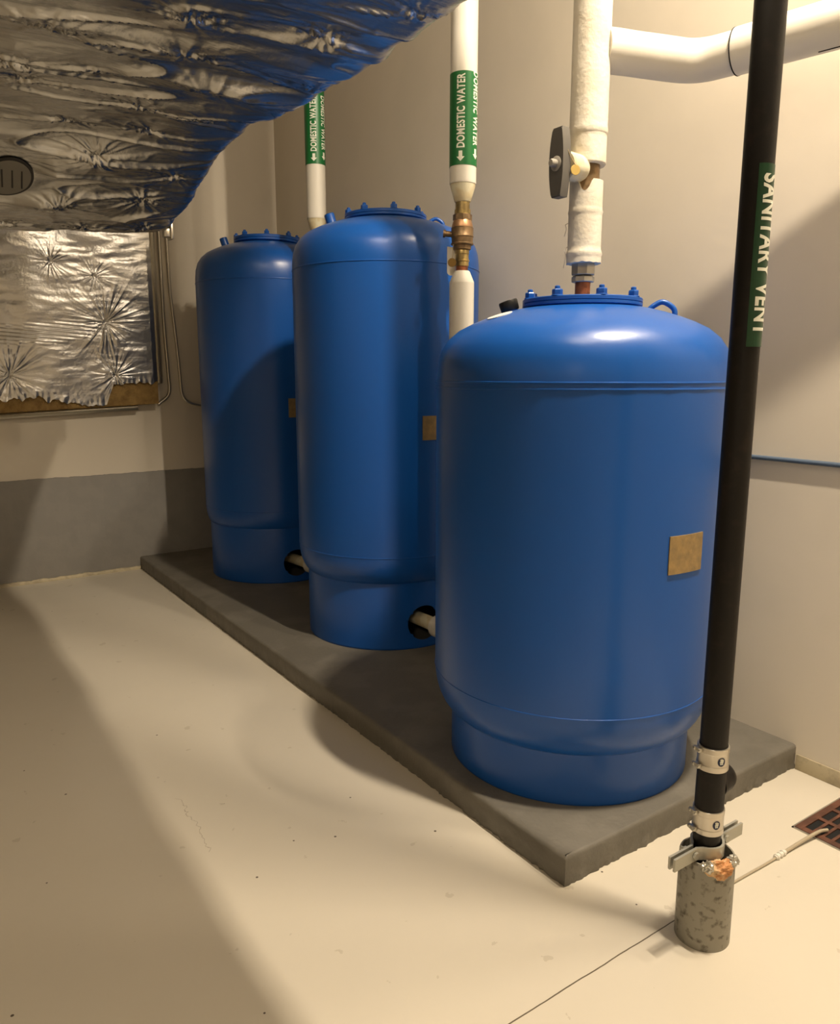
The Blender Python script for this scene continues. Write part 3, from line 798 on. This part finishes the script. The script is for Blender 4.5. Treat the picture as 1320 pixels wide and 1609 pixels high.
# ---------------------------------------------------------------- floor drain and tube
DR = thing('floor_drain', 'rusty square slotted floor drain grate by the right wall', 'drain', (2.365, .98, 0))
gx0, gx1, gy0, gy1 = 2.212, 2.512, .832, 1.132
b = bmesh.new(); bx(b, gx0+.01, gx1-.01, gy0+.01, gy1-.01, .0002, .0012); loc(obj('drain_pit', b, 'dark', DR, smooth=False))
b = bmesh.new()
fwid = .022
for q in ((gx0, gx1, gy1-fwid, gy1), (gx0, gx1, gy0, gy0+fwid), (gx0, gx0+fwid, gy0+fwid, gy1-fwid), (gx1-fwid, gx1, gy0+fwid, gy1-fwid)):
    bx(b, q[0], q[1], q[2], q[3], .0, .006, .0012)
ix = [gx0+fwid+(gx1-gx0-2*fwid)*i/3 for i in range(4)]
for i in (1, 2): bx(b, ix[i]-.008, ix[i]+.008, gy0+fwid, gy1-fwid, .001, .006, .001)
ny = 9
for i in range(1, ny):
    y = gy0+fwid+(gy1-gy0-2*fwid)*i/ny
    bx(b, gx0+fwid, gx1-fwid, y-.0048, y+.0048, .001, .0056, .0008)
loc(obj('grate', b, 'rust', DR, smooth=False))
b = bmesh.new()
bx(b, gx0-.006, gx0, gy0-.006, gy1+.006, 0, .003); bx(b, gx0-.006, gx1+.006, gy1, gy1+.006, 0, .003); bx(b, gx1, gx1+.006, gy0-.006, gy1+.006, 0, .003); bx(b, gx0-.006, gx1+.006, gy0-.006, gy0, 0, .003)
loc(obj('drain_rim', b, 'zinc', DR, smooth=False))
tp = smoothpath([(1.636, 1.079, .004), (1.80, 1.081, .004), (1.97, 1.075, .005), (2.06, 1.074, .007), (2.15, 1.070, .012), (2.225, 1.062, .018), (2.262, 1.056, .013)], 6)
b = bmesh.new(); tube(b, [p for p in tp if p.x < 2.04], .0035, 10)
TB = thing('drain_tube', 'thin beige tube crossing the floor from the sleeve to the drain grate', 'tube', (1.95, 1.08, 0))
loc(obj('thin_tube', b, 'tube', TB))
b = bmesh.new(); tube(b, [p for p in tp if p.x > 2.02], .0052, 10); loc(obj('outlet_hose', b, 'tube', TB))
b = bmesh.new()
for x in (2.018, 2.034, 2.050): axis_lathe(b, [(.007, 0), (.0092, .001), (.0092, .008), (.007, .009)], (x-.006, 1.0745, .0068), (1, -.02, .01), 14)
axis_lathe(b, [(.0065, 0), (.0065, .05)], (2.008, 1.0747, .0066), (1, -.02, .01), 12)
o = loc(obj('tube_coupling', b, 'jacket', TB)); o['label'] = 'white ribbed coupling'

# ---------------------------------------------------------------- foil wrapped duct
def pucker(x, y, pins, sq=1.0):
    """gathers radiating from the stick pins, irregular in angle"""
    h = 0
    for (px, py, amp, rad, ph) in pins:
        dx, dy = x-px, (y-py)*sq; r = math.hypot(dx, dy)
        if r > rad*4.5: continue
        c_, s_ = (dx/r, dy/r) if r > 1e-6 else (1, 0)
        env = math.exp(-r/rad)
        g = noise.noise(Vector((c_*3.2+ph*7, s_*3.2, ph)))
        g2 = noise.noise(Vector((c_*9+ph*3, s_*9, ph+r*2)))
        k = (1-min(1, abs(g)*2.6))**1.6 + .38*(1-min(1, abs(g2)*2.4))
        h += -amp*.8*math.exp(-r/(rad*.4)) + amp*env*min(1, r/.018)*k
    return h

def interp(tab, x):
    if x <= tab[0][0]: return tab[0][1]
    for (a, va), (b_, vb) in zip(tab, tab[1:]):
        if x <= b_:
            t = (x-a)/(b_-a); return va+(vb-va)*t
    return tab[-1][1]
ZB = [(a*.775, 1.4+(z-1.4)*.775) for a, z in [(-3, 2.502), (2.6, 2.502), (3.2, 2.515), (3.43, 2.535), (3.72, 2.553), (4.0, 2.552), (4.15, 2.541), (4.3, 2.50), (4.46, 2.447), (4.63, 2.39), (4.82, 2.345), (5.0, 2.312), (5.18, 2.29)]] + [(4.05, 2.088), (4.10, 2.10), (4.15, 2.13), (4.20, 2.18)]
LX, LY = .484, 3.545
def ridged(v):
    return (1-min(1, abs(noise.noise(v))*2.2))
def duct():
    xe, x_l, rc, ztop = 1.249, -.75, .062, 2.95
    lb = xe-rc-x_l; lc = rc*PI/2; ls = ztop-2.2-rc
    ns, ny = 400, 680
    random.seed(3)
    pins = []
    for j in range(14):
        for i in range(7):
            pins.append((x_l+.08+i*.33+(.16 if j % 2 else 0)+random.uniform(-.07, .07), .3+j*.28+random.uniform(-.06, .06), random.uniform(.010, .020), random.uniform(.07, .12), random.uniform(0, 60)))
    bm = bmesh.new(); rows = []
    y0, y1 = -.3, 4.20
    for j in range(ny+1):
        t_ = j/ny; y = y0+(y1-y0)*(t_*1.35-.35*t_*t_)
        z0 = interp(ZB, y)*.5+.25*(interp(ZB, y-.05)+interp(ZB, y+.05))
        sag = min(1, max(0, (y-3.2)/.7))
        near = [p for p in pins if abs(p[1]-y) < .32]
        row = []
        for i in range(ns+1):
            s = i/ns*(lb+lc+ls)
            if s < lb:
                x = x_l+s; z = z0-.05*sag*min(1, (1.2-x)/.75); n = Vector((0, 0, -1))
            elif s < lb+lc:
                t = (s-lb)/rc; x = xe-rc+rc*math.sin(t); z = z0+rc-rc*math.cos(t); n = Vector((math.sin(t), 0, -math.cos(t)))
            else:
                x = xe; z = z0+rc+(s-lb-lc)*(ztop-z0-rc)/ls; n = Vector((1, 0, 0))
            yy = y+.10*s
            big = .032*noise.noise(Vector((s*1.7, yy*5.0, 0)))+.012*noise.noise(Vector((s*3.7, yy*8.5, 6)))
            q1 = (yy+.05*noise.noise(Vector((s*2.4, yy*2.5, 1))))/.15
            fl = math.floor(q1); fr = q1-fl
            fold = .016*(1-abs(2*fr-1))**2*max(0, .35+1.4*noise.noise(Vector((s*1.9, fl*.77, 4))))
            crea = .013*ridged(Vector((s*2.1, yy*8, 3)))**5 + .0018*ridged(Vector((s*7, yy*17, 9)))**4 + .0022*noise.noise(Vector((s*4, yy*13, 2)))
            h = fold+big+crea
            if near: h += pucker(s+x_l, y, near, 2.2)
            h *= .3+.7*min(1, max(0, (y1-y)/.12))
            lo = math.hypot((s+x_l-LX)/.15, (y-LY)/.19)
            if lo < 1.3: h *= max(0.03, min(1, (lo-.62)/.55))
            h *= 1-.55*min(1, max(0, (s-lb+.12)/.12))
            row.append(bm.verts.new((x+n.x*h, y, z+n.z*h)))
        rows.append(row)
    for A, B in zip(rows, rows[1:]):
        for i in range(ns): bm.faces.new((A[i], A[i+1], B[i+1], B[i]))
    tl = [bm.verts.new((x_l, v[0].co.y, ztop)) for v in (rows[0], rows[-1])]
    bm.faces.new([rows[0][-1]]+[r[-1] for r in rows[1:]]+[tl[1], tl[0]])
    bm.faces.new([tl[0], tl[1]]+[r[0] for r in rows[::-1]])
    bm.faces.new([tl[0]]+rows[0]); bm.faces.new([tl[1]]+rows[-1])
    return bm
DU = thing('foil_wrapped_duct', 'big silver foil-wrapped air duct overhead at upper left', 'duct', (.3, 2.2, 2.2))
loc(obj('foil_jacket', duct(), 'foil', DU, ang=180))
# oval printed mark on the duct underside near its far end
def flat_oval(cx, cy, zf, rx, ry, t, m, parent, name, rot=0):
    bm = bmesh.new(); A = []; B = []
    for i in range(40):
        a = 2*PI*i/40; x = rx*math.cos(a); y = ry*math.sin(a)
        X = cx+x*math.cos(rot)-y*math.sin(rot); Y = cy+x*math.sin(rot)+y*math.cos(rot)
        z = zf(X, Y)
        A.append(bm.verts.new((X, Y, z))); B.append(bm.verts.new((X, Y, z+t)))
    bm.faces.new(A); bm.faces.new(B[::-1])
    for i in range(40): bm.faces.new((A[i], A[(i+1) % 40], B[(i+1) % 40], B[i]))
    return obj(name, bm, m, parent)
ob = lambda x, y: interp(ZB, y)-.05*min(1, max(0, (y-3.2)/.7))*min(1, (1.2-x)/.75)-.007
lg = flat_oval(LX, LY, ob, .090, .122, .004, 'logodark', DU, 'printed_mark', .1); loc(lg); lg['label'] = 'dark-rimmed oval printed mark'
o = flat_oval(LX, LY, lambda x, y: ob(x, y)-.0015, .080, .110, .001, 'logo', lg, 'mark_field', .1)
for dx in (-.030, .006, .040):
    b = bmesh.new(); vs = []
    for (x, y) in ((dx-.0, -.055), (dx+.006, -.055), (dx+.017, .055), (dx+.011, .055)):
        X, Y = LX+x, LY+y; vs.append(b.verts.new((X, Y, ob(X, Y)-.0025)))
    b.faces.new(vs); obj('mark_stroke', b, 'logodark', lg, smooth=False)
# steel edge clip at the duct's lower corner
b = bmesh.new()
bx(b, 1.206, 1.242, 3.95, 3.995, 2.060, 2.100, .003); bx(b, 1.236, 1.250, 3.94, 4.00, 2.05, 2.125, .003)
loc(obj('corner_clip', b, 'trimsteel', DU))

# ---------------------------------------------------------------- foil faced insulation board under the duct
FB = thing('foil_faced_board', 'foil-faced insulation board with brown torn edges on the back wall', 'insulation board', (.5, 5.6, 1.17))
bx0, bx1, bz1 = -.35, 1.588, 2.52
zbot = lambda x: 1.188-.040*(1.59-x)
b = bmesh.new(); n = 200; g = []
for i in range(n+1):
    x = bx0+(bx1-bx0)*i/n; zz = zbot(x)+.004*noise.noise(Vector((x*30, 0, 0)))
    g.append([b.verts.new(p) for p in ((x, 5.612, zz), (x, 5.545, zz), (x, 5.54, zz+.006), (x, 5.54, bz1), (x, 5.612, bz1))])
for A, B in zip(g, g[1:]):
    for s in range(5): b.faces.new((A[s], A[(s+1) % 5], B[(s+1) % 5], B[s]))
b.faces.new(g[0]); b.faces.new(g[-1][::-1])
o = loc(obj('fibre_core', b, 'kraft', FB)); o['label'] = 'brown kraft insulation core'
def board_foil():
    nx, nz = 520, 320
    # pins located from the photograph's gathers, in wall coordinates
    pins = [(1.265, 1.735, .016, .10, .4), (1.305, 1.385, .014, .075, 2.0), (.665, 1.385, .014, .10, 4.0), (1.21, 2.03, .008, .05, 1.0), 
            (.20, 1.75, .012, .09, 2.), (.15, 1.35, .012, .09, 1.), (.95, 2.1, .007, .06, .2), (-.2, 1.6, .012, .09, 1.)]
    bm = bmesh.new(); rows = []
    for j in range(nz+1):
        row = []
        for i in range(nx+1):
            x = bx0+(bx1-bx0)*i/nx
            tt = j/nz
            # ragged lower edge
            torn = .012+.018*abs(noise.noise(Vector((x*9, 1, 0))))+.010*noise.noise(Vector((x*45, 2, 0)))
            if x > 1.235: torn += .135*min(1, (x-1.235)/.05)*(1+.12*noise.noise(Vector((x*25, 5, 0))))
            if x < 1.12: torn += .070*min(1, (1.12-x)/.3)*(1+.5*noise.noise(Vector((x*20, 5, 0))))
            zl0 = zbot(x)+torn
            z = zl0+(bz1-zl0)*tt
            h = pucker(x, z, pins, 1.0)
            h += .006*noise.noise(Vector((x*4, z*9, 0)))+.0025*noise.noise(Vector((x*12, z*30, 5)))
            # streaks pulled towards the left from the upper pin
            h += .004*math.exp(-((z-1.70-.12*(x-1.26))/.05)**2)*math.sin(z*260+x*20)*max(0, min(1, (1.3-x)/.3))
            if z > 2.05: h += .012*noise.noise(Vector((x*3.5, (z-.15*x)*14, 2)))*min(1, (z-2.05)/.1)
            if tt < .06: h += .006*noise.noise(Vector((x*38, z*15, 9)))*(1-tt/.06)
            e = min(1, (bx1-x)/.03)
            row.append(bm.verts.new((x, 5.532-h*e-.008*e, z)))
        rows.append(row)
    for A, B in zip(rows, rows[1:]):
        for i in range(nx): bm.faces.new((A[i], A[i+1], B[i+1], B[i]))
    # return along the right edge
    ed = [r[-1] for r in rows]; back = [bm.verts.new((bx1+.003, 5.61, v.co.z)) for v in ed]
    for a in range(nz): bm.faces.new((ed[a], back[a], back[a+1], ed[a+1]))
    return bm
o = loc(obj('foil_facing', board_foil(), 'foilb', FB, ang=180)); o['label'] = 'silver foil facing gathered round its pins'
def chan(p0, p1, wdt, dep, m, parent, name):
    bm = bmesh.new(); p0 = Vector(p0); p1 = Vector(p1); t = (p1-p0).normalized(); u = t.cross(Vector((0, -1, 0))).normalized(); d = Vector((0, -1, 0))
    prof = [(-wdt/2, 0), (-wdt/2, dep), (-wdt/4, dep*1.2), (0, dep*.8), (wdt/4, dep*1.2), (wdt/2, dep), (wdt/2, 0)]
    A = [bm.verts.new(p0+u*a+d*c_) for a, c_ in prof]; B = [bm.verts.new(p1+u*a+d*c_) for a, c_ in prof]
    for i in range(len(prof)): bm.faces.new((A[i], A[(i+1) % 7], B[(i+1) % 7], B[i]))
    bm.faces.new(A); bm.faces.new(B[::-1]); return loc(obj(name, bm, m, parent, ang=20))
chan((bx0, 5.60, zbot(bx0)-.022), (1.45, 5.60, zbot(1.45)-.018), .036, .035, 'trimsteel', FB, 'bottom_trim')
chan((1.612, 5.615, 1.33), (1.612, 5.615, 2.52), .050, .030, 'trimsteel', FB, 'side_trim')

# conduits beside the board
b = bmesh.new(); tube(b, fillet([(1.672, 5.605, 2.75), (1.674, 5.605, 1.75), (1.690, 5.605, 1.245), (1.602, 5.609, 1.180)], .09, 8), .0115, 14)
tag(obj('conduit', b, 'trimsteel'), 'left one of two thin steel conduits, curving under the foil board', 'conduit', None)
b = bmesh.new(); tube(b, fillet([(1.722, 5.605, 2.75), (1.728, 5.605, 2.0), (1.760, 5.605, 1.55), (1.775, 5.605, 1.20), (1.95, 5.609, 1.16), (2.2, 5.611, 1.15)], .11, 10), .0105, 14)
tag(obj('conduit', b, 'trimsteel'), 'right one of two thin steel conduits, curving behind the far tank', 'conduit', None)
